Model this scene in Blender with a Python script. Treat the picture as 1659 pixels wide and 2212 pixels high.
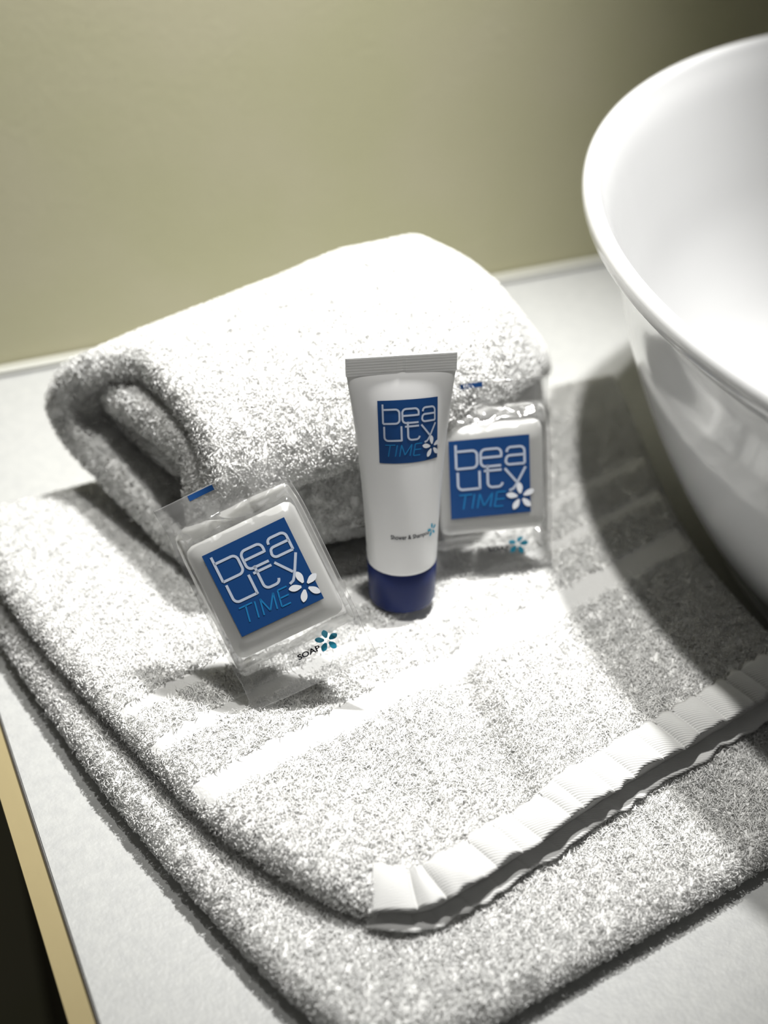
import bpy, bmesh, math, random
import numpy as np
from mathutils import Vector, Matrix, noise

for o in list(bpy.data.objects):
    bpy.data.objects.remove(o)
scn = bpy.context.scene
COL = scn.collection
rng = np.random.default_rng(7)
R = math.radians

# ------------------------------------------------------------------ camera
cam = bpy.data.cameras.new('camera')
co = bpy.data.objects.new('camera', cam)
COL.objects.link(co)
rt = Vector((0.91512, -0.40168, 0.03479)); up = Vector((0.21719, 0.56382, 0.79682)); fw = Vector((0.33969, 0.72163, -0.60321))
M = Matrix((rt, up, -fw)).transposed().to_4x4()
M.translation = (0, 0, 0.373)
co.matrix_world = M
cam.sensor_fit = 'VERTICAL'; cam.sensor_height = 36.0; cam.lens = 3200 / 2212 * 36
cam.clip_start = 0.02; cam.clip_end = 30
cam.dof.use_dof = True; cam.dof.focus_distance = 0.478; cam.dof.aperture_fstop = 5.6
scn.camera = co

# ------------------------------------------------------------------ world, lights, exposure
w = bpy.data.worlds.new('world'); scn.world = w; w.use_nodes = True
bgn = w.node_tree.nodes['Background']
bgn.inputs[0].default_value = (1.0, 0.985, 0.95, 1); bgn.inputs[1].default_value = 0.07

def area(name, loc, aim, size, power, col=(1, 1, 1)):
    l = bpy.data.lights.new(name, 'AREA'); l.shape = 'DISK'; l.size = size; l.energy = power; l.color = col
    o = bpy.data.objects.new(name, l); COL.objects.link(o); o.location = loc
    d = Vector(aim) - Vector(loc)
    o.rotation_euler = d.to_track_quat('-Z', 'Y').to_euler()
    return o
def spot(name, loc, aim, radius, power, cone, blend, col=(1, 1, 1)):
    l = bpy.data.lights.new(name, 'SPOT'); l.shadow_soft_size = radius; l.energy = power; l.color = col
    l.spot_size = R(cone); l.spot_blend = blend
    o = bpy.data.objects.new(name, l); COL.objects.link(o); o.location = loc
    o.rotation_euler = (Vector(aim) - Vector(loc)).to_track_quat('-Z', 'Y').to_euler()
    return o
spot('basin_downlight', (0.350, 0.475, 0.76), (0.11, 0.49, 0), 0.018, 47, 61, 1.0, (1, 0.99, 0.965))
spot('ceiling_downlight', (0.15, 0.42, 1.30), (0.26, 0.41, 0), 0.026, 56, 26, 1.0, (1, 0.985, 0.95))

scn.view_settings.view_transform = 'Standard'; scn.view_settings.look = 'None'
scn.view_settings.gamma = 1; scn.view_settings.use_curve_mapping = False
scn.view_settings.exposure = 0.0

# ------------------------------------------------------------------ materials
def mat(name, col, rough=0.5, spec=0.5, **k):
    m = bpy.data.materials.new(name); m.use_nodes = True
    b = m.node_tree.nodes['Principled BSDF']
    b.inputs['Base Color'].default_value = (*col, 1); b.inputs['Roughness'].default_value = rough
    b.inputs['Specular IOR Level'].default_value = spec
    for a, v in k.items():
        b.inputs[a.replace('_', ' ')].default_value = v
    return m
def nodes(m): return m.node_tree.nodes, m.node_tree.links, m.node_tree.nodes['Principled BSDF']
def bump(m, scale, strength, dist=0.001, detail=4, kind='noise'):
    n, l, b = nodes(m)
    tc = n.new('ShaderNodeTexCoord')
    t = n.new('ShaderNodeTexNoise' if kind == 'noise' else 'ShaderNodeTexVoronoi')
    t.inputs['Scale'].default_value = scale
    if kind == 'noise': t.inputs['Detail'].default_value = detail
    bp = n.new('ShaderNodeBump'); bp.inputs['Strength'].default_value = strength; bp.inputs['Distance'].default_value = dist
    l.new(tc.outputs['Object'], t.inputs['Vector']); l.new(t.outputs[0], bp.inputs['Height']); l.new(bp.outputs[0], b.inputs['Normal'])
    return t, tc
def vary(m, c0, c1, scale, detail=3, lo=0.35, hi=0.65):
    n, l, b = nodes(m)
    tc = n.new('ShaderNodeTexCoord'); t = n.new('ShaderNodeTexNoise'); t.inputs['Scale'].default_value = scale; t.inputs['Detail'].default_value = detail
    r = n.new('ShaderNodeValToRGB'); r.color_ramp.elements[0].position = lo; r.color_ramp.elements[1].position = hi
    r.color_ramp.elements[0].color = (*c0, 1); r.color_ramp.elements[1].color = (*c1, 1)
    l.new(tc.outputs['Object'], t.inputs['Vector']); l.new(t.outputs[0], r.inputs[0]); l.new(r.outputs[0], b.inputs['Base Color'])

M_terry = mat('terry_cotton', (0.96, 0.96, 0.945), 0.95, 0.1)
n_, l_, b_ = nodes(M_terry)
tl = n_.new('ShaderNodeBsdfTranslucent'); tl.inputs[0].default_value = (0.95, 0.95, 0.93, 1); mx = n_.new('ShaderNodeMixShader'); mx.inputs[0].default_value = 0.10
l_.new(b_.outputs[0], mx.inputs[1]); l_.new(tl.outputs[0], mx.inputs[2]); l_.new(mx.outputs[0], n_['Material Output'].inputs[0])
M_ground = mat('terry_ground_weave', (0.62, 0.62, 0.61), 0.95, 0.1)
bump(M_ground, 900, 0.5, 0.0006, 2)
M_weave = mat('woven_cotton', (0.66, 0.66, 0.65), 0.9, 0.15)
n_, l_, b_ = nodes(M_weave)
tc_ = n_.new('ShaderNodeTexCoord'); wv = n_.new('ShaderNodeTexWave'); wv.inputs['Scale'].default_value = 420; wv.inputs['Distortion'].default_value = 2
mp = n_.new('ShaderNodeMapping'); mp.inputs['Rotation'].default_value = (0, 0, R(105)); bp_ = n_.new('ShaderNodeBump'); bp_.inputs['Strength'].default_value = 0.35; bp_.inputs['Distance'].default_value = 0.0004
l_.new(tc_.outputs['Object'], mp.inputs[0]); l_.new(mp.outputs[0], wv.inputs[0]); l_.new(wv.outputs[0], bp_.inputs['Height']); l_.new(bp_.outputs[0], b_.inputs['Normal'])

M_counter = mat('speckled_laminate', (0.62, 0.63, 0.62), 0.45, 0.4)
vary(M_counter, (0.40, 0.405, 0.40), (0.44, 0.445, 0.435), 260, 6)
bump(M_counter, 700, 0.35, 0.0006, 5)
M_edge = mat('beige_edge', (0.64, 0.53, 0.29), 0.5); bump(M_edge, 60, 0.15, 0.001)
M_joint = mat('dark_joint', (0.03, 0.025, 0.02), 0.8)
M_wall = mat('olive_plaster', (0.50, 0.48, 0.34), 0.8, 0.2)
vary(M_wall, (0.475, 0.46, 0.30), (0.50, 0.475, 0.33), 14, 2)
bump(M_wall, 300, 0.2, 0.0005)
M_trim = mat('pale_caulk', (0.60, 0.60, 0.55), 0.6)
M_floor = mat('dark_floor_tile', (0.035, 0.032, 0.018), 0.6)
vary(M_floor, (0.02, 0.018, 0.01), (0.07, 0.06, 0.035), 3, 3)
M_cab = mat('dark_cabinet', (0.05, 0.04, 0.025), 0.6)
M_ceramic = mat('white_ceramic', (0.72, 0.725, 0.73), 0.12, 0.5, Coat_Weight=0.3)
M_chrome = mat('chrome', (0.8, 0.8, 0.8), 0.12, 0.5, Metallic=1.0)
M_tube = mat('white_tube_plastic', (0.76, 0.76, 0.76), 0.38, 0.45, Subsurface_Weight=0.15)
M_tube.node_tree.nodes['Principled BSDF'].inputs['Subsurface Scale'].default_value = 0.003
M_cap = mat('navy_cap_plastic', (0.0015, 0.011, 0.085), 0.42, 0.22)
M_navy = mat('navy_ink', (0.006, 0.046, 0.165), 0.42, 0.4)
M_white_ink = mat('white_ink', (0.42, 0.47, 0.57), 0.5, 0.3)
M_flower_ink = mat('flower_ink', (0.68, 0.70, 0.74), 0.5, 0.3)
M_lightblue = mat('light_blue_ink', (0.012, 0.16, 0.38), 0.5, 0.3)
M_black = mat('black_ink', (0.02, 0.02, 0.03), 0.5, 0.3)
M_teal = mat('teal_ink', (0.03, 0.33, 0.50), 0.5, 0.3)
M_soap = mat('white_soap', (0.90, 0.90, 0.88), 0.5, 0.4, Subsurface_Weight=0.4)
M_soap.node_tree.nodes['Principled BSDF'].inputs['Subsurface Scale'].default_value = 0.004
for m_ in (M_soap, M_tube): m_.node_tree.nodes['Principled BSDF'].inputs['Subsurface Radius'].default_value = (1, 1, 0.95)
# clear crinkled film
M_film = bpy.data.materials.new('clear_film'); M_film.use_nodes = True
n_ = M_film.node_tree.nodes; l_ = M_film.node_tree.links
n_.clear()
out = n_.new('ShaderNodeOutputMaterial'); tr = n_.new('ShaderNodeBsdfTransparent'); gl = n_.new('ShaderNodeBsdfGlossy'); df = n_.new('ShaderNodeBsdfDiffuse')
tr.inputs[0].default_value = (0.97, 0.97, 0.97, 1); gl.inputs['Roughness'].default_value = 0.12; df.inputs[0].default_value = (0.85, 0.85, 0.84, 1)
fr = n_.new('ShaderNodeLayerWeight'); fr.inputs[0].default_value = 0.42
mr = n_.new('ShaderNodeMapRange'); mr.inputs[3].default_value = 0.05; mr.inputs[4].default_value = 0.75
m1 = n_.new('ShaderNodeMixShader'); m2 = n_.new('ShaderNodeMixShader'); m1.inputs[0].default_value = 0.10
l_.new(tr.outputs[0], m1.inputs[1]); l_.new(df.outputs[0], m1.inputs[2])
l_.new(fr.outputs['Fresnel'], mr.inputs[0]); l_.new(mr.outputs[0], m2.inputs[0])
l_.new(m1.outputs[0], m2.inputs[1]); l_.new(gl.outputs[0], m2.inputs[2]); l_.new(m2.outputs[0], out.inputs[0])

# ------------------------------------------------------------------ helpers
def tag(o, label=None, cat=None, group=None, kind=None):
    if label: o['label'] = label
    if cat: o['category'] = cat
    if group: o['group'] = group
    if kind: o['kind'] = kind
    return o
def empty(name, loc, rot=(0, 0, 0)):
    o = bpy.data.objects.new(name, None); COL.objects.link(o); o.location = loc
    o.rotation_mode = 'YXZ'; o.rotation_euler = rot; o.empty_display_size = 0.01
    return o
def link(name, me, m, parent=None):
    o = bpy.data.objects.new(name, me); COL.objects.link(o)
    if m is not None: me.materials.append(m)
    if parent: o.parent = parent
    return o
def mesh_np(name, V, F, smooth=True):
    """V (n,3), F list of (k,4)/(k,3) integer arrays"""
    me = bpy.data.meshes.new(name)
    V = np.ascontiguousarray(V, np.float32)
    me.vertices.add(len(V)); me.vertices.foreach_set('co', V.ravel())
    if not isinstance(F, list): F = [F]
    loops = np.concatenate([f.ravel() for f in F]).astype(np.int32)
    tot = np.concatenate([np.full(len(f), f.shape[1]) for f in F]).astype(np.int32)
    me.loops.add(len(loops)); me.loops.foreach_set('vertex_index', loops)
    me.polygons.add(len(tot)); st = np.concatenate([[0], np.cumsum(tot)[:-1]]).astype(np.int32)
    me.polygons.foreach_set('loop_start', st)
    try: me.polygons.foreach_set('loop_total', tot)
    except Exception: pass
    me.polygons.foreach_set('use_smooth', np.full(len(tot), smooth))
    me.update(calc_edges=True); me.validate()
    return me
def box(name, lo, hi, m, parent=None, bev=0.0):
    bm = bmesh.new(); bmesh.ops.create_cube(bm, size=1)
    for v in bm.verts:
        v.co = [lo[i] + (v.co[i] + 0.5) * (hi[i] - lo[i]) for i in range(3)]
    if bev: bmesh.ops.bevel(bm, geom=bm.edges[:], offset=bev, segments=3, affect='EDGES')
    me = bpy.data.meshes.new(name); bm.to_mesh(me); bm.free()
    return link(name, me, m, parent)
def lathe(profile, n=96):
    P = np.array(profile); k = len(P); a = np.linspace(0, 2 * np.pi, n, endpoint=False)
    V = np.stack([P[:, 0][None] * np.cos(a)[:, None], P[:, 0][None] * np.sin(a)[:, None], np.repeat(P[:, 1][None], n, 0)], -1).reshape(-1, 3)
    i, j = np.meshgrid(np.arange(n), np.arange(k - 1), indexing='ij')
    i2 = (i + 1) % n
    return V, np.stack([i * k + j, i2 * k + j, i2 * k + j + 1, i * k + j + 1], -1).reshape(-1, 4)
def grid_faces(nu, nv, wrap=False):
    i, j = np.meshgrid(np.arange(nu if wrap else nu - 1), np.arange(nv - 1), indexing='ij')
    i2 = (i + 1) % nu
    return np.stack([i * nv + j, i2 * nv + j, i2 * nv + j + 1, i * nv + j + 1], -1).reshape(-1, 4)
def snoise(P, f, seed=0.0):
    """cheap smooth noise from summed rotated sines, P (...,3)"""
    r = np.random.default_rng(int(seed * 100) + 5); o = 0
    for _ in range(7):
        d = r.normal(size=3); d /= np.linalg.norm(d)
        o = o + np.sin((P @ d) * f * r.uniform(0.6, 1.5) + r.uniform(0, 6.28))
    return o / 7
def outward(me):
    bm = bmesh.new(); bm.from_mesh(me); bmesh.ops.remove_doubles(bm, verts=bm.verts, dist=1e-7)
    bmesh.ops.recalc_face_normals(bm, faces=bm.faces[:])
    if bm.calc_volume(signed=True) < 0: bmesh.ops.reverse_faces(bm, faces=bm.faces[:])
    bm.to_mesh(me); bm.free(); me.update()
def pile(me, density, length, radius, mask=None, seed=1, lean=0.5, droop=0.0):
    """terry loops: little bent yarn tufts, returned as verts, quads. density per m2"""
    r = np.random.default_rng(seed)
    me.calc_loop_triangles()
    V = np.empty(len(me.vertices) * 3, np.float32); me.vertices.foreach_get('co', V); V = V.reshape(-1, 3)
    N = np.empty(len(me.vertices) * 3, np.float32); me.vertices.foreach_get('normal', N); N = N.reshape(-1, 3)
    T = np.empty(len(me.loop_triangles) * 3, np.int32); me.loop_triangles.foreach_get('vertices', T); T = T.reshape(-1, 3)
    a, b, c = V[T[:, 0]], V[T[:, 1]], V[T[:, 2]]
    A = np.linalg.norm(np.cross(b - a, c - a), axis=1) / 2
    n = int(A.sum() * density)
    t = r.choice(len(T), n, p=A / A.sum())
    u = r.random((n, 2)); fl = u.sum(1) > 1; u[fl] = 1 - u[fl]; w0 = 1 - u.sum(1)
    P = a[t] * w0[:, None] + b[t] * u[:, :1] + c[t] * u[:, 1:]
    Nn = N[T[t, 0]] * w0[:, None] + N[T[t, 1]] * u[:, :1] + N[T[t, 2]] * u[:, 1:]
    Nn /= np.linalg.norm(Nn, axis=1)[:, None] + 1e-9
    if mask is not None:
        k = mask(P, Nn, r); P, Nn = P[k], Nn[k]
    n = len(P)
    # clumped sideways direction
    cl = np.stack([snoise(P, 900, seed + 1), snoise(P, 900, seed + 2), snoise(P, 900, seed + 3)], -1) * 1.3
    d = r.normal(size=(n, 3)) * 0.75 + cl; d[:, 2] -= droop
    d -= (d * Nn).sum(1)[:, None] * Nn; d /= np.linalg.norm(d, axis=1)[:, None] + 1e-9
    s = np.cross(Nn, d)
    L = length * r.uniform(0.7, 1.25, n)[:, None]; ln = lean * r.uniform(0.4, 1.5, n)[:, None]
    # a loop: up, over, curling down a little
    pts = [P - Nn * L * 0.12, P + Nn * L * 0.5 + d * L * ln * 0.25, P + Nn * L * 0.92 + d * L * ln * 0.75, P + Nn * L * 0.86 + d * L * ln * 1.35]
    rad = np.array([1.0, 1.05, 1.0, 0.55]) * radius
    rs = r.uniform(0.75, 1.3, n)[:, None]
    out_ = []
    for q, (p, rr) in enumerate(zip(pts, rad)):
        for ang in (0, 2.094, 4.189):
            ax = d if q < 2 else (d * 0.5 + Nn * 0.87) * 1.0
            out_.append(p + (ax * math.cos(ang) + s * math.sin(ang)) * rr * rs)
    X = np.stack(out_, 1).reshape(-1, 3)
    base = (np.arange(n) * 12)[:, None]
    fs = []
    for q in range(3):
        for k in range(3):
            k2 = (k + 1) % 3
            fs.append(np.stack([q * 3 + k, q * 3 + k2, q * 3 + 3 + k2, q * 3 + 3 + k], 0))
    F = (base[:, :, None] + np.array(fs)[None]).reshape(-1, 4)
    tip = base + np.array([9, 10, 11])[None]
    return X, F, tip
def add_pile(me, zmin=-1, smooth_zone=None, **k):
    X, F, tip = pile(me, **k); X[:, 2] = np.maximum(X[:, 2], zmin)
    V = np.empty(len(me.vertices) * 3, np.float32); me.vertices.foreach_get('co', V); V = V.reshape(-1, 3)
    quads = [np.array([p.vertices[:] for p in me.polygons if len(p.vertices) == 4]).reshape(-1, 4)]
    tris = [np.array([p.vertices[:] for p in me.polygons if len(p.vertices) == 3], dtype=int).reshape(-1, 3)]
    n0 = len(V)
    out = mesh_np(me.name, np.concatenate([V, X]), [np.concatenate(quads + [F + n0]).astype(int), np.concatenate(tris + [tip + n0]).astype(int)])
    nq, nt = sum(len(q) for q in quads), len(tris[0])
    mi = np.ones(len(out.polygons), np.int32)
    if len(mi) == nq + len(F) + nt + len(tip):
        if smooth_zone is not None:
            Q = V[np.concatenate(quads)].mean(1); mi[:nq] = np.where(smooth_zone(Q), 0, 1)
    else: print('pile: face count differs')
    out.materials.append(M_ground); out.materials.append(M_terry)
    out.polygons.foreach_set('material_index', mi)
    return out

# ------------------------------------------------------------------ setting
CX0 = 0.0368
s = box('wall_back', (-1.2, 0.612, -0.85), (2.2, 0.70, 2.3), M_wall); tag(s, kind='structure')
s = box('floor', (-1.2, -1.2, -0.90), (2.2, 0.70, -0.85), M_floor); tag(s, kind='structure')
s = box('trim_1', (CX0 + 0.0005, 0.6055, 0.0), (2.0, 0.6119, 0.003), M_trim, None, 0.0015); tag(s, kind='structure')
ct = empty('countertop', (CX0, 0.612, -0.076))
tag(ct, 'pale grey speckled vanity countertop carrying the towels and basin', 'countertop')
def rel(o, root): 
    o.matrix_parent_inverse = root.matrix_basis.inverted(); return o
def box_in(name, lo, hi, m, root, bev=0.0):
    l = root.location
    return box(name, [lo[i] - l[i] for i in range(3)], [hi[i] - l[i] for i in range(3)], m, root, bev)
box_in('slab', (CX0 + 0.0004, 0.03, -0.030), (2.0, 0.6118, 0.0), M_counter, ct, 0.0006)
ep = [(0.0, 0.0), (-0.0068, -0.0062), (-0.0068, -0.0085), (0.0, -0.0085)]
Ve = np.array([(x, y, z) for y in (0.03 - 0.612, -0.0002) for x, z in ep]); Ve[:, 2] += 0.076 - 0.0004
me = mesh_np('edge_strip', Ve, np.array([[0, 1, 5, 4], [1, 2, 6, 5], [2, 3, 7, 6], [3, 0, 4, 7], [3, 2, 1, 0], [4, 5, 6, 7]]), False); outward(me)
e = link('edge_strip', me, M_edge, ct); e['label'] = 'beige bevelled edge strip'
e = box_in('edge_joint', (CX0, 0.0302, -0.0026), (CX0 + 0.0006, 0.6116, 0.00015), M_joint, ct); e['label'] = 'thin dark glue line'
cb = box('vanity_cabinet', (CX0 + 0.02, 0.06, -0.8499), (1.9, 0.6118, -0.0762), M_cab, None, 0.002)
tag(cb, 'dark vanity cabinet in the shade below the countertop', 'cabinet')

# ------------------------------------------------------------------ basin
BX, BY = 0.465, 0.323
prof = [(0.0, 0.0005), (0.135, 0.0005), (0.143, 0.004), (0.157, 0.018), (0.171, 0.040), (0.184, 0.066), (0.194, 0.092), (0.2005, 0.115), (0.2045, 0.126),
        (0.2085, 0.1335), (0.2130, 0.1370), (0.2160, 0.1400), (0.2166, 0.1430), (0.2156, 0.1458), (0.2134, 0.1470), (0.2112, 0.1460), (0.2090, 0.1420),
        (0.2050, 0.134), (0.200, 0.121), (0.192, 0.100), (0.182, 0.076), (0.168, 0.054), (0.150, 0.037), (0.120, 0.024), (0.08, 0.017), (0.04, 0.014), (0.0, 0.013)]
def smooth_profile(P, k=4):
    P = np.array(P); n = len(P); o = []
    for i in range(n - 1):
        p0, p1, p2, p3 = P[max(i - 1, 0)], P[i], P[i + 1], P[min(i + 2, n - 1)]
        for t in np.linspace(0, 1, k, endpoint=False):
            o.append(0.5 * ((2 * p1) + (-p0 + p2) * t + (2 * p0 - 5 * p1 + 4 * p2 - p3) * t * t + (-p0 + 3 * p1 - 3 * p2 + p3) * t ** 3))
    o.append(P[-1]); o = np.array(o); o[:, 0] = np.maximum(o[:, 0], 0); return o
bs = empty('vessel_basin', (BX, BY, 0.0003))
tag(bs, 'round white glossy ceramic vessel basin standing on the countertop', 'basin')
V, F = lathe(smooth_profile(prof), 160); me = mesh_np('bowl', V, F); outward(me); link('bowl', me, M_ceramic, bs)
V, F = lathe([(0.0, 0.0165), (0.02, 0.0165), (0.0235, 0.0155), (0.0245, 0.0142)], 48); d_ = link('drain', mesh_np('drain', V, F), M_chrome, bs); d_['label'] = 'chrome drain plug'

# ------------------------------------------------------------------ flat folded towel
def curve(pts, k=200):
    P = smooth_profile([(p[0] + 5, p[1]) for p in pts], 12); P = P - [5, 0]
    d = np.r_[0, np.cumsum(np.linalg.norm(np.diff(P, axis=0), axis=1))]; d /= d[-1]
    return lambda t: np.stack([np.interp(t, d, P[:, 0]), np.interp(t, d, P[:, 1])], -1)
def spacing(n, e):
    u = np.linspace(0, 1, n); return u * (1 - e) + (0.5 - 0.5 * np.cos(np.pi * u)) * e
def slab(name, Lc, Rc, Fc, Bc, zmid, th, rad, ns, nt, frontthin=None):
    s = spacing(ns, 0.75); t = spacing(nt, 0.75); S, T = np.meshgrid(s, t, indexing='ij')
    L, Rr, Fr, B = curve(Lc)(T), curve(Rc)(T), curve(Fc)(S), curve(Bc)(S)
    c00, c10, c01, c11 = np.array(Lc[0]), np.array(Rc[0]), np.array(Lc[-1]), np.array(Rc[-1])
    s_, t_ = S[..., None], T[..., None]
    P = (1 - s_) * L + s_ * Rr + (1 - t_) * Fr + t_ * B - ((1 - s_) * (1 - t_) * c00 + s_ * (1 - t_) * c10 + (1 - s_) * t_ * c01 + s_ * t_ * c11)
    W = np.linalg.norm(Rr - L, axis=-1); H_ = np.linalg.norm(B - Fr, axis=-1)
    pf = lambda d, r: np.sqrt(np.maximum(0, 1 - (1 - np.clip(d / r, 0, 1)) ** 2))
    rL, rR, rF, rB = rad
    g = np.minimum(np.minimum(pf(S * W, rL), pf((1 - S) * W, rR)), np.minimum(pf(T * H_, rF), pf((1 - T) * H_, rB)))
    X, Y = P[..., 0], P[..., 1]
    zm, hh = zmid(X, Y, S * W, T * H_), th(X, Y, S * W, T * H_) / 2 * g
    top = np.stack([X, Y, zm + hh], -1).reshape(-1, 3); bot = np.stack([X, Y, zm - hh], -1).reshape(-1, 3)
    F1 = grid_faces(ns, nt); n = len(top)
    V = np.concatenate([top, bot]); F = np.concatenate([F1, F1[:, ::-1] + n])
    me = mesh_np(name, V, F); outward(me); return me
CS, SN = math.cos(R(14.8)), math.sin(R(14.8))
def vcoord(X, Y): return -SN * X + CS * Y
def bumpg(X, Y, x, y, sx, sy, a=0.0):
    c, s = math.cos(a), math.sin(a); dx, dy = X - x, Y - y
    return np.exp(-((dx * c + dy * s) / sx) ** 2 - ((-dx * s + dy * c) / sy) ** 2)
tw = empty('folded_towel', (0, 0, 0))
tag(tw, 'white terry towel folded flat on the countertop, carrying the toiletries', 'towel')
# lower fold
lowL = [(0.104, 0.2145), (0.0965, 0.2235), (0.0855, 0.252), (0.0735, 0.291), (0.063, 0.330), (0.056, 0.364), (0.050, 0.395), (0.046, 0.420), (0.041, 0.462)]
lowR = [(0.312, 0.243), (0.299, 0.29), (0.300, 0.37), (0.330, 0.462)]
lowF = [(0.104, 0.2145), (0.116, 0.2095), (0.138, 0.2095), (0.180, 0.2165), (0.245, 0.2275), (0.312, 0.243)]
lowB = [(0.041, 0.462), (0.15, 0.464), (0.330, 0.462)]
def lz(X, Y, dl, df):
    P = np.stack([X, Y, 0 * X], -1)
    return 0.0072 + 0.0004 * snoise(P, 90, 1)
def lt(X, Y, dl, df): return 0.0100 + 0 * X
me = slab('bottom_fold', lowL, lowR, lowF, lowB, lz, lt, (0.0075, 0.006, 0.0085, 0.006), 150, 130)
me = add_pile(me, zmin=0.0003, density=1.9e6, length=0.0019, radius=0.00019, seed=3, lean=0.75, droop=0.15,
              mask=lambda P, N, r: ((P[:, 2] > 0.006) | (r.random(len(P)) < 0.6)) & (P[:, 2] > 0.0022) & ((vcoord(P[:, 0], P[:, 1]) < 0.235) | (P[:, 0] < 0.075 + (0.42 - P[:, 1]) * 0.32)))
link('bottom_fold', me, None, tw)
# upper layers
upL = [(0.1175, 0.2495), (0.1085, 0.2575), (0.0945, 0.279), (0.0845, 0.300), (0.0765, 0.326), (0.0660, 0.362), (0.0570, 0.396), (0.0500, 0.430), (0.0465, 0.474)]
upR = [(0.298, 0.284), (0.2955, 0.32), (0.303, 0.375), (0.334, 0.474)]
upF = [(0.1175, 0.2495), (0.126, 0.2452), (0.1362, 0.2435), (0.152, 0.2465), (0.1888, 0.2565), (0.217, 0.2645), (0.2434, 0.2705), (0.2772, 0.2785), (0.298, 0.284)]
upB = [(0.0465, 0.474), (0.15, 0.478), (0.334, 0.474)]
hemf = curve([(0.1170, 0.2475), (0.126, 0.2427), (0.1362, 0.2405), (0.152, 0.2435), (0.1888, 0.2535), (0.217, 0.2615), (0.2434, 0.2675), (0.2772, 0.2755), (0.298, 0.281)])
def utop(X, Y, df):
    """height of the woven ground on the top face"""
    P = np.stack([X, Y, 0 * X], -1)
    z = 0.0250 + 0.0006 * snoise(P, 70, 2) + 0.00035 * snoise(P, 190, 3)
    z = z - 0.0065 * bumpg(X, Y, 0.181, 0.305, 0.0075, 0.045, R(-8)) + 0.0034 * bumpg(X, Y, 0.196, 0.300, 0.010, 0.04, R(-8)) + 0.0012 * bumpg(X, Y, 0.163, 0.305, 0.012, 0.035, R(-8))
    z = z - 0.0034 * bumpg(X, Y, 0.142, 0.285, 0.012, 0.022, R(10)) + 0.0012 * bumpg(X, Y, 0.112, 0.285, 0.014, 0.03)
    z = z - 0.0040 * np.exp(-(((X - 0.118) / 0.022) ** 2 + ((Y - 0.243) / 0.016) ** 2))
    z = z - 0.0020 * np.exp(-np.clip(df, 0, 1) / 0.007)
    z = z - 0.0009 * bumpg(X, Y, 0.180, 0.363, 0.014, 0.012)
    v = vcoord(X, Y)
    return z
def uth(X, Y, dl, df):
    return utop(X, Y, df) - 0.0135
def uz(X, Y, dl, df):
    return 0.0135 + uth(X, Y, dl, df) / 2
me = slab('top_fold', upL, upR, upF, upB, uz, uth, (0.0085, 0.004, 0.003, 0.006), 200, 190)
def upzone(v): return ((v > 0.2665) & (v < 0.278)) | ((v > 0.2950) & (v < 0.3010)) | ((v > 0.3145) & (v < 0.3205))
def upmask(P, N, r):
    v = vcoord(P[:, 0], P[:, 1]); j = 0.0004 * r.normal(size=len(P))
    fr_ = hemf(np.clip((P[:, 0] - 0.1170) / (0.298 - 0.1170), 0, 1)); 
    # distance to hem front line, measured across the hem
    df = (P[:, 1] - np.interp(P[:, 0], HX, HY)) * CS
    topf = N[:, 2] > -0.2
    band = upzone(v + j)
    hidden = (P[:, 0] > 0.34) | (P[:, 2] < 0.0142)
    wrap = N[:, 2] > 0.75
    return topf & ~(band & wrap) & ~((df < 0.0132) & (P[:, 0] > 0.121)) & ~hidden
hh_ = hemf(np.linspace(0, 1, 400)); HX, HY = hh_[:, 0], hh_[:, 1]
hh_ = hemf(np.linspace(0, 1, 400)); HX, HY = hh_[:, 0], hh_[:, 1]
me = add_pile(me, density=2.0e6, length=0.0016, radius=0.00019, seed=5, lean=0.8, mask=upmask, smooth_zone=lambda Q: upzone(vcoord(Q[:, 0], Q[:, 1])) | ((Q[:, 1] - np.interp(Q[:, 0], HX, HY)) < 0.014))
link('top_fold', me, None, tw)
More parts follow.
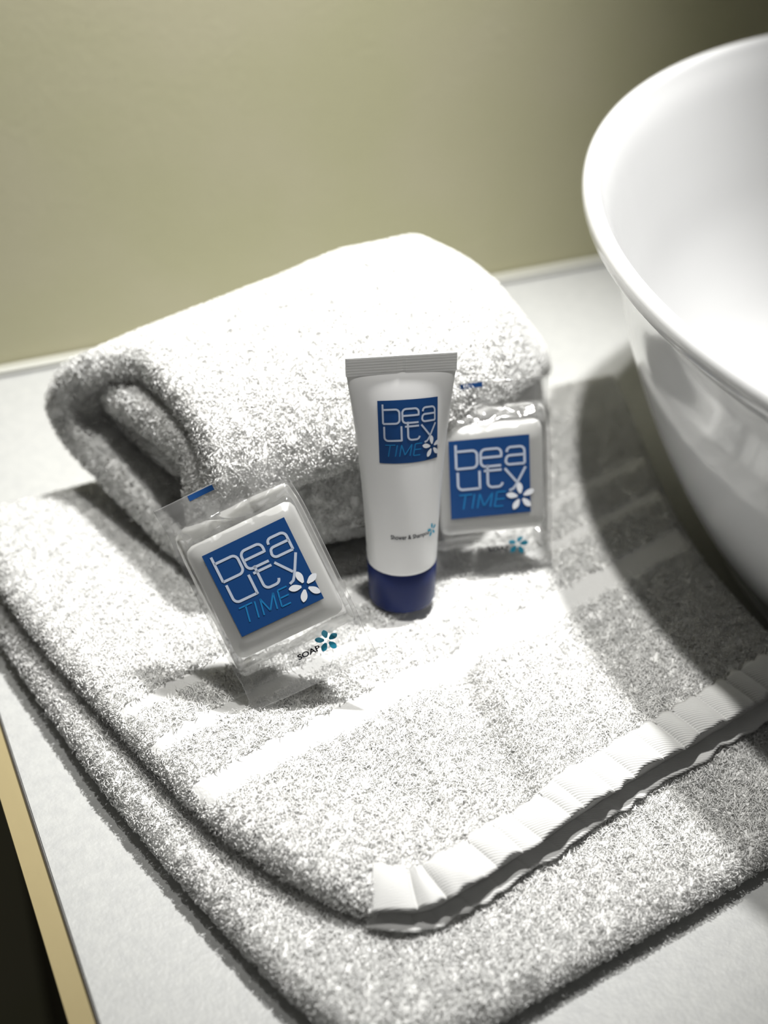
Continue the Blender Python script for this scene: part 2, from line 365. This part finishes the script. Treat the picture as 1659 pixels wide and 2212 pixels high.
# hems: puckered flat tapes
def hem(name, off_front, width, zf, amp, thick, seed, per=0.0085, x1=1.0, slope=0.0):
    n, k = 700, 12
    t = np.linspace(0.0, x1, n); C = hemf(t); d = np.gradient(C, axis=0); d /= np.linalg.norm(d, axis=1)[:, None]
    nr = np.stack([-d[:, 1], d[:, 0]], -1)
    arc = np.r_[0, np.cumsum(np.linalg.norm(np.diff(C, axis=0), axis=1))]
    r = np.random.default_rng(seed)
    cuts = [0.0]
    while cuts[-1] < arc[-1] + 0.02: cuts.append(cuts[-1] + per * r.uniform(0.45, 1.5))
    cuts = np.array(cuts); amps = r.uniform(0.5, 1.2, len(cuts))
    q = np.linspace(0, 1, k)
    top = np.zeros((n, k, 3)); 
    for jx, qq in enumerate(q):
        ph = arc + 0.0020 * (qq - 0.5)           # puckers run slightly askew
        i = np.clip(np.searchsorted(cuts, ph) - 1, 0, len(cuts) - 2)
        f = (ph - cuts[i]) / (cuts[i + 1] - cuts[i])
        puff = np.sqrt(np.clip(np.sin(np.pi * np.clip(f, 0, 1)), 0, 1)) * amps[i] * (cuts[i + 1] - cuts[i]) / per
        edge = 0.0006 * (np.sin(arc * 640 + 2.4 * np.sin(arc * 95 + seed)) * (0.55 + 0.45 * np.sin(arc * 173 + seed)) + 0.8 * np.sin(arc * 210 + seed)) * (1 - qq) + (qq > 0.95) * 0.0006 * np.sin(arc * 900)
        pos = C + nr * (off_front + width * qq + edge)[:, None]
        zz = zf(pos[:, 0], pos[:, 1], width * qq) + amp * (puff - 0.45) * (0.35 + 0.65 * math.sin(math.pi * (0.15 + 0.8 * qq))) 
        top[:, jx] = np.stack([pos[:, 0], pos[:, 1], zz], -1)
    bot = top.copy(); bot[:, :, 2] -= thick * np.sqrt(np.clip(1 - (2 * q - 1) ** 6, 0.0, 1))[None]
    V = np.concatenate([top.reshape(-1, 3), bot.reshape(-1, 3)]); F1 = grid_faces(n, k)
    e0 = np.arange(n - 1) * k; N0 = n * k
    rim = [np.stack([e0, e0 + k, e0 + k + N0, e0 + N0], -1), np.stack([e0 + k - 1, e0 + k - 1 + N0, e0 + 2 * k - 1 + N0, e0 + 2 * k - 1], -1)]
    ev = np.arange(k - 1)
    rim += [np.stack([ev, ev + N0, ev + 1 + N0, ev + 1], -1), np.stack([(n - 1) * k + ev, (n - 1) * k + ev + 1, (n - 1) * k + ev + 1 + N0, (n - 1) * k + ev + N0], -1)]
    me = mesh_np(name, V, np.concatenate([F1, F1[:, ::-1] + N0] + rim)); outward(me)
    o = link(name, me, M_weave, tw)
    return o
h1 = hem('hem', -0.0004, 0.0140, lambda x, y, q: utop(x, y, q) + 0.0014, 0.0026, 0.0016, 4, 0.0095); h1['label'] = 'upper puckered woven hem'
h2 = hem('hem', -0.0030, 0.012, lambda x, y, q: 0.0165 + 0.0005 * np.sin(x * 410 + 2 * np.sin(x * 120)) - 0.001 * np.exp(-q / 0.002), 0.0007, 0.0014, 9, 0.0095); h2['label'] = 'lower thin wavy hem edge'

# ------------------------------------------------------------------ rolled towel behind
def build_roll():
    T = 0.0105
    th0, th1 = 5.0, 662.0
    na, nsx = 210, 110
    th = np.linspace(th0, th1, na)
    sx = spacing(nsx, 0.5)
    keyx = [0.08, 0.10, 0.125, 0.17, 0.205, 0.232, 0.254, 0.271, 0.283, 0.294]
    keyh = [0.050, 0.062, 0.0690, 0.079, 0.0850, 0.085, 0.070, 0.052, 0.036, 0.020]
    keyw = [0.046, 0.049, 0.053, 0.057, 0.058, 0.054, 0.044, 0.035, 0.027, 0.017]
    keyc = [0.446, 0.445, 0.444, 0.444, 0.446, 0.451, 0.463, 0.474, 0.480, 0.482]
    rad = np.radians(th)
    xl = 0.0995 + np.interp(th, [th0, 0, 60, 100, 135, 180, 225, 270, 330, 400, 480, 560, th1], [0.004, 0.004, 0.013, 0.016, 0.004, -0.003, -0.002, -0.001, 0.002, 0.009, 0.008, 0.013, 0.015])
    xr = np.interp(th, [th0, 0, 90, 180, 270, 360, th1], [0.283, 0.286, 0.290, 0.293, 0.289, 0.284, 0.278])
    X = xl[None] + (xr - xl)[None] * sx[:, None]
    h = np.interp(X, keyx, keyh); wd = np.interp(X, keyx, keyw); c = np.interp(X, keyx, keyc)
    turn = ((th - th0) / 360)[None]
    def sect(inset):
        hz = np.maximum(h / 2 - inset, 0.0015); wy = np.maximum(wd - inset * 1.0, 0.002)
        ct_, st_ = np.cos(rad)[None], np.sin(rad)[None]
        e = 0.82
        cy = np.sign(ct_) * np.abs(ct_) ** e; sz = np.sign(st_) * np.abs(st_) ** e
        y = c - wy * cy - 0.004 * (cy > 0) * cy * (1 + st_) / 2 * 1.6
        z = 0.0285 + h / 2 + hz * sz
        return np.stack([X, y, z], -1)
    # slack at the lower front: the bottom layer bellies out under the flap
    dd = (T + 0.0025) * turn - 0.0170 * np.exp(-((th - 316) / 32.0) ** 2)[None]
    O, I = sect(dd), sect(dd + T)
    # soft creases and lumps
    for A_ in (O, I):
        nz = 0.0022 * snoise(A_, 55, 4) + 0.0009 * snoise(A_, 140, 5)
        out_d = A_ - np.stack([A_[..., 0], c, 0.0285 + h / 2], -1); out_d /= np.linalg.norm(out_d, axis=-1)[..., None] + 1e-6
        A_ += out_d * nz[..., None]
    # round the free ends of the sheet
    for e_, sgn in ((slice(0, 5), 1), (slice(na - 5, na), -1)):
        k = np.linspace(0, 1, 5) if sgn == 1 else np.linspace(1, 0, 5)
        m_ = (O[:, e_] + I[:, e_]) / 2; f = np.sqrt(1 - (1 - k) ** 2 * 0.95)[None, :, None]
        O[:, e_] = m_ + (O[:, e_] - m_) * f; I[:, e_] = m_ + (I[:, e_] - m_) * f
    for idx, f in ((0, 0.25), (1, 0.7), (2, 0.93), (-1, 0.25), (-2, 0.7), (-3, 0.93)):
        m_ = (O[idx] + I[idx]) / 2; O[idx] = m_ + (O[idx] - m_) * f; I[idx] = m_ + (I[idx] - m_) * f
    for A_ in (O, I):      # the end is cut on a slant: front edge starts further along
        A_[..., 0] += (0.447 - A_[..., 1]) * 0.35 * np.clip(1 - (A_[..., 0] - 0.09) / 0.09, 0, 1)
    loop = np.concatenate([O, I[:, ::-1]], 1)     # nsx, 2na
    V = loop.reshape(-1, 3); K = 2 * na
    i, j = np.meshgrid(np.arange(nsx - 1), np.arange(K), indexing='ij'); j2 = (j + 1) % K
    F = [np.stack([i * K + j, i * K + j2, (i + 1) * K + j2, (i + 1) * K + j], -1).reshape(-1, 4)]
    a = np.arange(na - 1)
    for row in (0, nsx - 1):
        b0 = row * K
        F.append(np.stack([b0 + a, b0 + a + 1, b0 + K - 2 - a, b0 + K - 1 - a], -1))
    V = V.copy(); V[:, 2] = np.maximum(V[:, 2], 0.0280)
    me = mesh_np('rolled_towel', V, np.concatenate(F)); outward(me)
    def msk(P, N, r):
        # keep the pile that can be reached by light or eye
        cx_ = np.interp(P[:, 0], keyx, keyc); hh = np.interp(P[:, 0], keyx, keyh); ww = np.interp(P[:, 0], keyx, keyw)
        rr = np.sqrt(((P[:, 1] - cx_) / (ww - 0.0125)) ** 2 + ((P[:, 2] - 0.0285 - hh / 2) / (hh / 2 - 0.0125).clip(0.004)) ** 2)
        return ((rr > 1) | (P[:, 0] < 0.125)) & (P[:, 2] > 0.0290)
    me = add_pile(me, zmin=0.0278, density=1.5e6, length=0.0019, radius=0.00021, seed=11, lean=0.75, droop=0.25, mask=msk)
    o = link('rolled_towel', me, None)
    # base origin
    return o
rt_ = build_roll()
tag(rt_, 'thick white terry towel rolled into a bundle behind the toiletries', 'towel')

# ------------------------------------------------------------------ logo drawn as strokes
def arc(cx, cy, rx, ry, a0, a1, n=8):
    return [(cx + rx * math.cos(R(a0 + (a1 - a0) * i / n)), cy + ry * math.sin(R(a0 + (a1 - a0) * i / n))) for i in range(n + 1)]
def ribbon(pts, wdt, closed=False, step=0.02):
    P = [np.array(p, float) for p in pts]
    if closed: P.append(P[0])
    Q = [P[0]]
    for a, b in zip(P[:-1], P[1:]):
        L = np.linalg.norm(b - a)
        if L < 1e-6: continue
        k = max(1, int(math.ceil(L / step)))
        for i in range(1, k + 1): Q.append(a + (b - a) * i / k)
    Q = np.array(Q); n = len(Q)
    d = np.gradient(Q, axis=0)
    if closed:
        d[0] = d[-1] = Q[1] - Q[-2]
    d /= np.linalg.norm(d, axis=1)[:, None] + 1e-9
    nr = np.stack([-d[:, 1], d[:, 0]], -1) * wdt / 2
    V = np.stack([Q + nr, Q - nr], 1).reshape(-1, 2)
    i = np.arange(n - 1)
    return V, np.stack([2 * i, 2 * i + 1, 2 * i + 3, 2 * i + 2], -1)
def poly_grid(w0, h0, nx, ny):
    x, y = np.meshgrid(np.linspace(0, w0, nx), np.linspace(0, h0, ny), indexing='ij')
    return np.stack([x, y], -1).reshape(-1, 2), grid_faces(nx, ny)
def merge(parts):
    V, F, o = [], [], 0
    for v, f in parts: V.append(v); F.append(f + o); o += len(v)
    return np.concatenate(V), np.concatenate(F)
W_ = 0.030
def rrect(x0, y0, x1, y1, r):
    return arc(x1 - r, y1 - r, r, r, 0, 90, 5) + arc(x0 + r, y1 - r, r, r, 90, 180, 5) + arc(x0 + r, y0 + r, r, r, 180, 270, 5) + arc(x1 - r, y0 + r, r, r, 270, 360, 5)
def white_letters():
    S = []
    # b
    S.append(ribbon([(0.085, 0.945), (0.085, 0.64)], W_))
    S.append(ribbon([(0.085, 0.86)] + arc(0.285, 0.80, 0.06, 0.06, 90, 0, 5) + arc(0.285, 0.70, 0.06, 0.06, 0, -90, 5) + [(0.085, 0.64)], W_))
    # e
    S.append(ribbon([(0.40, 0.755), (0.645, 0.755)] + arc(0.585, 0.80, 0.06, 0.06, 0, 90, 5) + arc(0.45, 0.80, 0.06, 0.06, 90, 180, 5) + arc(0.45, 0.70, 0.06, 0.06, 180, 270, 5) + [(0.64, 0.64)], W_))
    # a
    S.append(ribbon([(0.715, 0.80)] + arc(0.765, 0.81, 0.05, 0.05, 180, 90, 4)[1:] + arc(0.875, 0.80, 0.06, 0.06, 90, 0, 5) + [(0.935, 0.64)], W_))
    S.append(ribbon([(0.935, 0.64)] + arc(0.75, 0.69, 0.05, 0.05, 270, 180, 4) + arc(0.75, 0.71, 0.045, 0.045, 180, 90, 4) + [(0.935, 0.755)], W_))
    # u
    S.append(ribbon([(0.10, 0.595)] + arc(0.16, 0.43, 0.06, 0.06, 180, 270, 5) + [(0.37, 0.37)], W_))
    S.append(ribbon([(0.37, 0.595), (0.37, 0.36)], W_))
    # t
    S.append(ribbon([(0.47, 0.66)] + arc(0.53, 0.43, 0.06, 0.06, 180, 270, 5) + arc(0.60, 0.43, 0.055, 0.06, 270, 350, 4), W_))
    S.append(ribbon([(0.425, 0.585), (0.645, 0.585)], W_))
    # y
    S.append(ribbon([(0.685, 0.595), (0.825, 0.415)], W_))
    S.append(ribbon([(0.945, 0.595), (0.86, 0.44), (0.82, 0.37), (0.785, 0.325), (0.735, 0.305)], W_))
    return merge(S)
def blue_letters():
    S = []; w = 0.018; k = 0.035; y0, y1 = 0.115, 0.30
    X = lambda x, y: (x + (y - y0) / (y1 - y0) * k, y)
    S.append(ribbon([X(0.075, y1), X(0.235, y1)], w)); S.append(ribbon([X(0.155, y1), X(0.155, y0)], w))
    S.append(ribbon([X(0.265, y1), X(0.265, y0)], w))
    S.append(ribbon([X(0.33, y0), X(0.33, y1)], w)); S.append(ribbon([X(0.33, y1), X(0.41, y0 + 0.02)], w)); S.append(ribbon([X(0.41, y0 + 0.02), X(0.49, y1)], w)); S.append(ribbon([X(0.49, y1), X(0.49, y0)], w))
    for y in (y0, (y0 + y1) / 2, y1): S.append(ribbon([X(0.545, y), X(0.655, y)], w))
    S.append(ribbon([X(0.545, y0), X(0.545, y1)], w))
    return merge(S)
def flower(cx, cy, r, rot=95, wd=0.40):
    parts = []
    for k in range(5):
        a = R(rot + 72 * k); d = np.array([math.cos(a), math.sin(a)]); n = np.array([-d[1], d[0]])
        us = np.linspace(0, 1, 13); row = []
        for u in us:
            rr = r * (0.22 + 0.78 * u); hw = r * wd * 0.5 * math.sin(math.pi * min(1, 0.06 + u ** 1.25 * 0.94)) ** 0.7
            row.append([np.array([cx, cy]) + d * rr + n * hw * q for q in np.linspace(-1, 1, 5)])
        parts.append((np.array(row).reshape(-1, 2), grid_faces(13, 5)))
    return merge(parts)
def text2d(txt, height, bold=0.0):
    cu = bpy.data.curves.new('t', 'FONT'); cu.body = txt; cu.size = 1; cu.offset = bold; cu.resolution_u = 3
    ob = bpy.data.objects.new('t', cu); COL.objects.link(ob)
    dg = bpy.context.evaluated_depsgraph_get(); dg.update()
    me = bpy.data.meshes.new_from_object(ob.evaluated_get(dg))
    bm = bmesh.new(); bm.from_mesh(me); bmesh.ops.triangulate(bm, faces=bm.faces[:]); bm.verts.ensure_lookup_table()
    V = np.array([v.co[:2] for v in bm.verts]); F = np.array([[v.index for v in f.verts] for f in bm.faces]); bm.free()
    bpy.data.objects.remove(ob); bpy.data.curves.remove(cu); bpy.data.meshes.remove(me)
    V -= V.min(0); V *= height / 0.72
    return V, F
def place2d(name, vf, surf, off, m, parent):
    """surf maps 2-D label coordinates (metres) to points in the parent frame, front is -Y"""
    V, F = vf
    P = surf(V[:, 0], V[:, 1], off)
    return link(name, mesh_np(name, P, F, True), m, parent)
def logo(parent, surf, cx, cz, w0, h0):
    """parent: the thing; builds label > lettering parts"""
    sq = poly_grid(1, 1, 24, 24); sc = lambda vf: (vf[0] * [w0, h0] + [cx - w0 / 2, cz - h0 / 2], vf[1])
    lab = place2d('label', sc(sq), surf, 0.00010, M_navy, parent); lab['label'] = 'navy blue square logo label'
    a = place2d('lettering', sc(white_letters()), surf, 0.00020, M_white_ink, lab); a['label'] = 'pale lettering reading beauty'
    b = place2d('lettering', sc(blue_letters()), surf, 0.00020, M_lightblue, lab); b['label'] = 'light blue lettering reading TIME'
    c = place2d('flower_emblem', sc(flower(0.875, 0.215, 0.185)), surf, 0.00026, M_flower_ink, lab); c['label'] = 'white five petal flower'
    return lab

# ------------------------------------------------------------------ cosmetic tube
ZC0, ZC1, ZB1, ZT = 0.0, 0.0172, 0.0895, 0.0957
tb = empty('cosmetic_tube', (0.1813, 0.3668, 0.0262), (R(-6), R(-1.8), R(-17)))
tag(tb, 'small white plastic tube standing upright on its navy blue cap', 'tube')
def tube_ab(z):
    t = np.clip((z - ZC1) / (ZB1 - ZC1), 0, 1)
    a = 0.01235 + (0.0183 - 0.01235) * (0.45 * t + 0.55 * t ** 2.2)
    b = 0.01235 * np.clip(1 - t ** 1.35, 0, 1) ** 0.82 + 0.00045
    return a, b
nz, na = 60, 96
z = np.r_[np.linspace(ZC1 + 0.0002, ZB1, nz)]
a, b = tube_ab(z); th = np.linspace(0, 2 * np.pi, na, endpoint=False)
V = np.stack([a[:, None] * np.cos(th)[None], b[:, None] * np.sin(th)[None], np.repeat(z[:, None], na, 1)], -1)
# dome shoulder hidden in the cap
sh = [(0.0122, ZC1 - 0.0008), (0.008, ZC1 - 0.001)]
Vs = np.stack([np.stack([r_ * np.cos(th), r_ * np.sin(th), 0 * th + z_], -1) for r_, z_ in sh[::-1]], 0)
V = np.concatenate([Vs, V], 0); n1 = V.shape[0]
F = grid_faces(n1, na)
wrap = np.stack([np.arange(n1 - 1) * na + na - 1, (np.arange(n1 - 1) + 1) * na + na - 1, (np.arange(n1 - 1) + 1) * na, np.arange(n1 - 1) * na], -1)
me = mesh_np('tube_body', V.reshape(-1, 3), np.concatenate([F, wrap])); outward(me)
link('tube_body', me, M_tube, tb)
# crimp: flat fin with fine ridges and slightly wavy
nx_, nzz = 40, 14
xx = np.linspace(-0.0185, 0.0185, nx_); zz = np.linspace(ZB1 - 0.0003, ZT, nzz)
XX, ZZ = np.meshgrid(xx, zz, indexing='ij')
rid = 0.00002 * np.cos(np.linspace(0, nzz - 1, nzz) * np.pi)[None] - 0.00018 * np.exp(-((XX - 0.0002) / 0.0007) ** 2)
fr_ = np.stack([XX, -0.00055 - rid, ZZ], -1).reshape(-1, 3); bk_ = np.stack([XX, 0.00055 + rid, ZZ], -1).reshape(-1, 3)
f = grid_faces(nx_, nzz); n0 = len(fr_)
ring = [i * nzz for i in range(nx_)] + [(nx_ - 1) * nzz + j for j in range(1, nzz)] + [i * nzz + nzz - 1 for i in range(nx_ - 2, -1, -1)] + [j for j in range(nzz - 2, 0, -1)]
ring = np.array(ring); r2 = np.roll(ring, -1)
me = mesh_np('crimp_seal', np.concatenate([fr_, bk_]), np.concatenate([f, f[:, ::-1] + n0, np.stack([ring, r2, r2 + n0, ring + n0], -1)]), False); outward(me)
o = link('crimp_seal', me, M_tube, tb); o['label'] = 'flat ridged crimp seal'
V, F = lathe([(0, 0.0), (0.0105, 0.0), (0.0115, 0.0004), (0.0119, 0.0014), (0.0122, 0.009), (0.0124, ZC1 - 0.0006), (0.0121, ZC1 - 0.0001), (0.0105, ZC1), (0, ZC1)], 96)
me = mesh_np('cap', V, F); outward(me); o = link('cap', me, M_cap, tb); o['label'] = 'navy blue screw cap'
def tsurf(x, z, off):
    a, b = tube_ab(z); p = x / a
    q = (a - 0.5 * (a - b)) ; 
    # arc-ish parameter: keeps the label width close to true on the flattening section
    s_ = np.sin(np.clip(p * 0.92, -1.5, 1.5))
    X = a * s_; Y = -b * np.sqrt(1 - s_ ** 2)
    nx, ny = X / a ** 2, Y / b ** 2; L = np.sqrt(nx ** 2 + ny ** 2)
    return np.stack([X + nx / L * off, Y + ny / L * off, z], -1)
logo(tb, tsurf, 0.0023, 0.0700, 0.0238, 0.0216)
t_ = text2d('Shower & Shampoo', 0.0016, 0.02); t_ = (t_[0] * [0.0155 / t_[0][:, 0].max(), 1.0] + [-0.0058, 0.0308], t_[1])
o = place2d('small_text', t_, tsurf, 0.00015, M_black, tb); o['label'] = 'tiny dark product line'
o = place2d('flower_print', flower(0.0114, 0.0324, 0.0026), tsurf, 0.0002, M_teal, tb); o['label'] = 'tiny blue flower'

# ------------------------------------------------------------------ wrapped soaps
PW, PH, ST = 0.0452, 0.0735, 0.0048       # packet width, height, half soap thickness
SW, SH, SZ = 0.0385, 0.0405, 0.0378      # soap width, height, centre height
def superbox(w, h, d, n=4.0, k=40):
    """soft rounded block"""
    bm = bmesh.new(); bmesh.ops.create_cube(bm, size=2)
    bmesh.ops.subdivide_edges(bm, edges=bm.edges[:], cuts=14, use_grid_fill=True)
    for v in bm.verts:
        x, y, z_ = v.co; 
        c = 0.14
        q = Vector((max(-1 + c, min(1 - c, x)), 0, max(-1 + c, min(1 - c, z_))))
        # rounded corners in plan, pillowed edges in depth
        dx, dz = x - q.x, z_ - q.z; L = max(abs(dx), abs(dz)); r = math.hypot(dx, dz)
        if r > 1e-6: dx, dz = dx / r * L, dz / r * L
        px, pz = q.x + dx, q.z + dz
        e_ = max(abs(x), abs(z_)); k2 = 1 - 0.45 * max(0, (e_ - 0.86) / 0.14) ** 2.4
        s2 = 1 - 0.045 * abs(y) ** 4
        v.co = (px * w / 2 * s2, y * d * k2, pz * h / 2 * s2)
    me = bpy.data.meshes.new('soap_bar'); bm.to_mesh(me); bm.free()
    for p in me.polygons: p.use_smooth = True
    return me
def film_half(X, Z):
    """half thickness of the wrapper at (x, z), z from 0 at the bottom seal"""
    dx = np.abs(X) / (PW / 2); dz = (Z - SZ)
    fx = 1 - np.clip((np.abs(X) - SW / 2 + 0.0004) / 0.0024, 0, 1) ** 1.5
    ez = np.where(dz > 0, (dz - SH / 2 + 0.0003) / (0.0075), (-dz - SH / 2 + 0.0003) / (0.0065))
    fz = 1 - np.clip(ez, 0, 1); fz = fz * fz * (3 - 2 * fz)
    return 0.00012 + (ST + 0.0003) * fx * fz
def crease(X, Z, seed):
    r = np.random.default_rng(seed); o = 0 * X
    # sharp folds fanning out between soap and seals
    for k in range(24):
        top = r.random() < 0.6
        z0 = (SZ + SH / 2 + r.uniform(-0.001, 0.009)) if top else (SZ - SH / 2 - r.uniform(-0.001, 0.008)); x0 = r.uniform(-0.018, 0.018)
        a_ = r.uniform(-0.55, 0.55) + (0 if r.random() < 0.65 else 1.57); c, s = math.cos(a_), math.sin(a_)
        u = (X - x0) * c + (Z - z0) * s; v = -(X - x0) * s + (Z - z0) * c
        o = o + r.uniform(0.0004, 0.0011) * r.choice([-1, 1]) * np.exp(-np.abs(v) / r.uniform(0.0006, 0.0016)) * np.exp(-(u / r.uniform(0.004, 0.009)) ** 2)
    m_ = np.clip((np.abs(Z - SZ) - SH / 2 + 0.002) / 0.004, 0, 1)
    seal = np.clip(np.minimum(Z - 0.0, PH - Z) / 0.008, 0, 1)
    return o * m_ * (0.25 + 0.75 * seal)
def make_packet(name, loc, rot, seed, label, drop, LX):
    root = empty(name, loc, rot); tag(root, label, 'soap packet', 'wrapped soaps on the towel')
    so = link('soap_bar', superbox(SW, SH, ST), M_soap, root); so.location = (0, 0, SZ); so['label'] = 'white square soap inside the clear wrapper'
    nx, nz = 110, 160
    x = np.linspace(-PW / 2, PW / 2, nx); z = np.linspace(0, PH, nz); X, Z = np.meshgrid(x, z, indexing='ij')
    # side outline: slightly waisted where the film pulls over the soap
    Xs = X * (1 - 0.035 * np.exp(-((Z - (SZ + SH / 2 + 0.006)) / 0.006) ** 2) - 0.02 * np.exp(-((Z - 0.009) / 0.005) ** 2))
    h = film_half(X, Z); cr = crease(X, Z, seed); edge = (1 - (np.abs(X) / (PW / 2)) ** 8)
    wave = 0.0009 * np.sin(X * 260 + seed) * np.clip((Z - (SZ + SH / 2 + 0.004)) / 0.008, 0, 1) + 0.0007 * np.sin(X * 210 + 2 * seed) * np.clip((0.012 - Z) / 0.01, 0, 1)
    bend = -0.35 * np.clip(0.012 - Z, 0, 1) * drop
    fr = np.stack([Xs, -h + cr * edge + wave + bend, Z], -1); bk = np.stack([Xs, h + 0.8 * crease(X, Z, seed + 9) * edge + wave + bend, Z], -1)
    F1 = grid_faces(nx, nz); n = nx * nz
    V = np.concatenate([fr.reshape(-1, 3), bk.reshape(-1, 3)])
    e0 = np.arange(nz - 1); e1 = (nx - 1) * nz + e0; e2 = np.arange(nx - 1) * nz; e3 = e2 + nz - 1
    rim = [np.stack([e0, e0 + 1, e0 + 1 + n, e0 + n], -1), np.stack([e1, e1 + n, e1 + 1 + n, e1 + 1], -1), np.stack([e2, e2 + n, e2 + nz + n, e2 + nz], -1), np.stack([e3, e3 + nz, e3 + nz + n, e3 + n], -1)]
    me = mesh_np('wrapper', V, np.concatenate([F1, F1[:, ::-1] + n] + rim)); outward(me)
    wr = link('wrapper', me, M_film, root); wr['label'] = 'clear crinkled plastic wrapper'
    def psurf(x, z, off):
        hh = film_half(x, z)
        cc = crease(x, z, seed)
        sk = np.clip((PH - z) / 0.02, 0, 1)
        wv_ = 0.0009 * np.sin(x * 260 + seed) * np.clip((z - (SZ + SH / 2 + 0.004)) / 0.008, 0, 1) + 0.0007 * np.sin(x * 210 + 2 * seed) * np.clip((0.012 - z) / 0.01, 0, 1)
        return np.stack([x, -hh + cc * (1 - (np.abs(x) / (PW / 2)) ** 8) + wv_ - 0.35 * np.clip(0.012 - z, 0, 1) * drop - off, z], -1)
    logo(root, psurf, LX, SZ + 0.0017, 0.0294, 0.0292)
    # printed registration bars in the seals
    v, f_ = poly_grid(0.0088, 0.0018, 10, 4)
    b1 = place2d('seal_bar', (v + [-0.0105, PH - 0.0021], f_), psurf, 0.0002, M_navy, root); b1['label'] = 'navy printed bar on the top seal'
    t_ = text2d('SOAP', 0.0017, 0.03); t_ = (t_[0] * [0.0080 / t_[0][:, 0].max(), 1.0] + [-0.0016, 0.0092], t_[1])
    b2 = place2d('small_text', t_, psurf, 0.0003, M_black, root); b2['label'] = 'small black word SOAP'
    b3 = place2d('flower_print', flower(0.0095, 0.0112, 0.0040, 80, 0.5), psurf, 0.00035, M_teal, root); b3['label'] = 'small teal flower'
    return root
make_packet('soap_packet', (0.1324, 0.3280, 0.0346), (R(-30), R(-28), R(-25)), 3, 'clear wrapped soap leaning tilted at the left, in front of the rolled towel', 0.3, 0.0006)
make_packet('soap_packet', (0.2182, 0.3665, 0.0252), (R(-19), R(-2), R(-15)), 8, 'clear wrapped soap standing upright just behind the right side of the tube', 0.3, -0.0012)
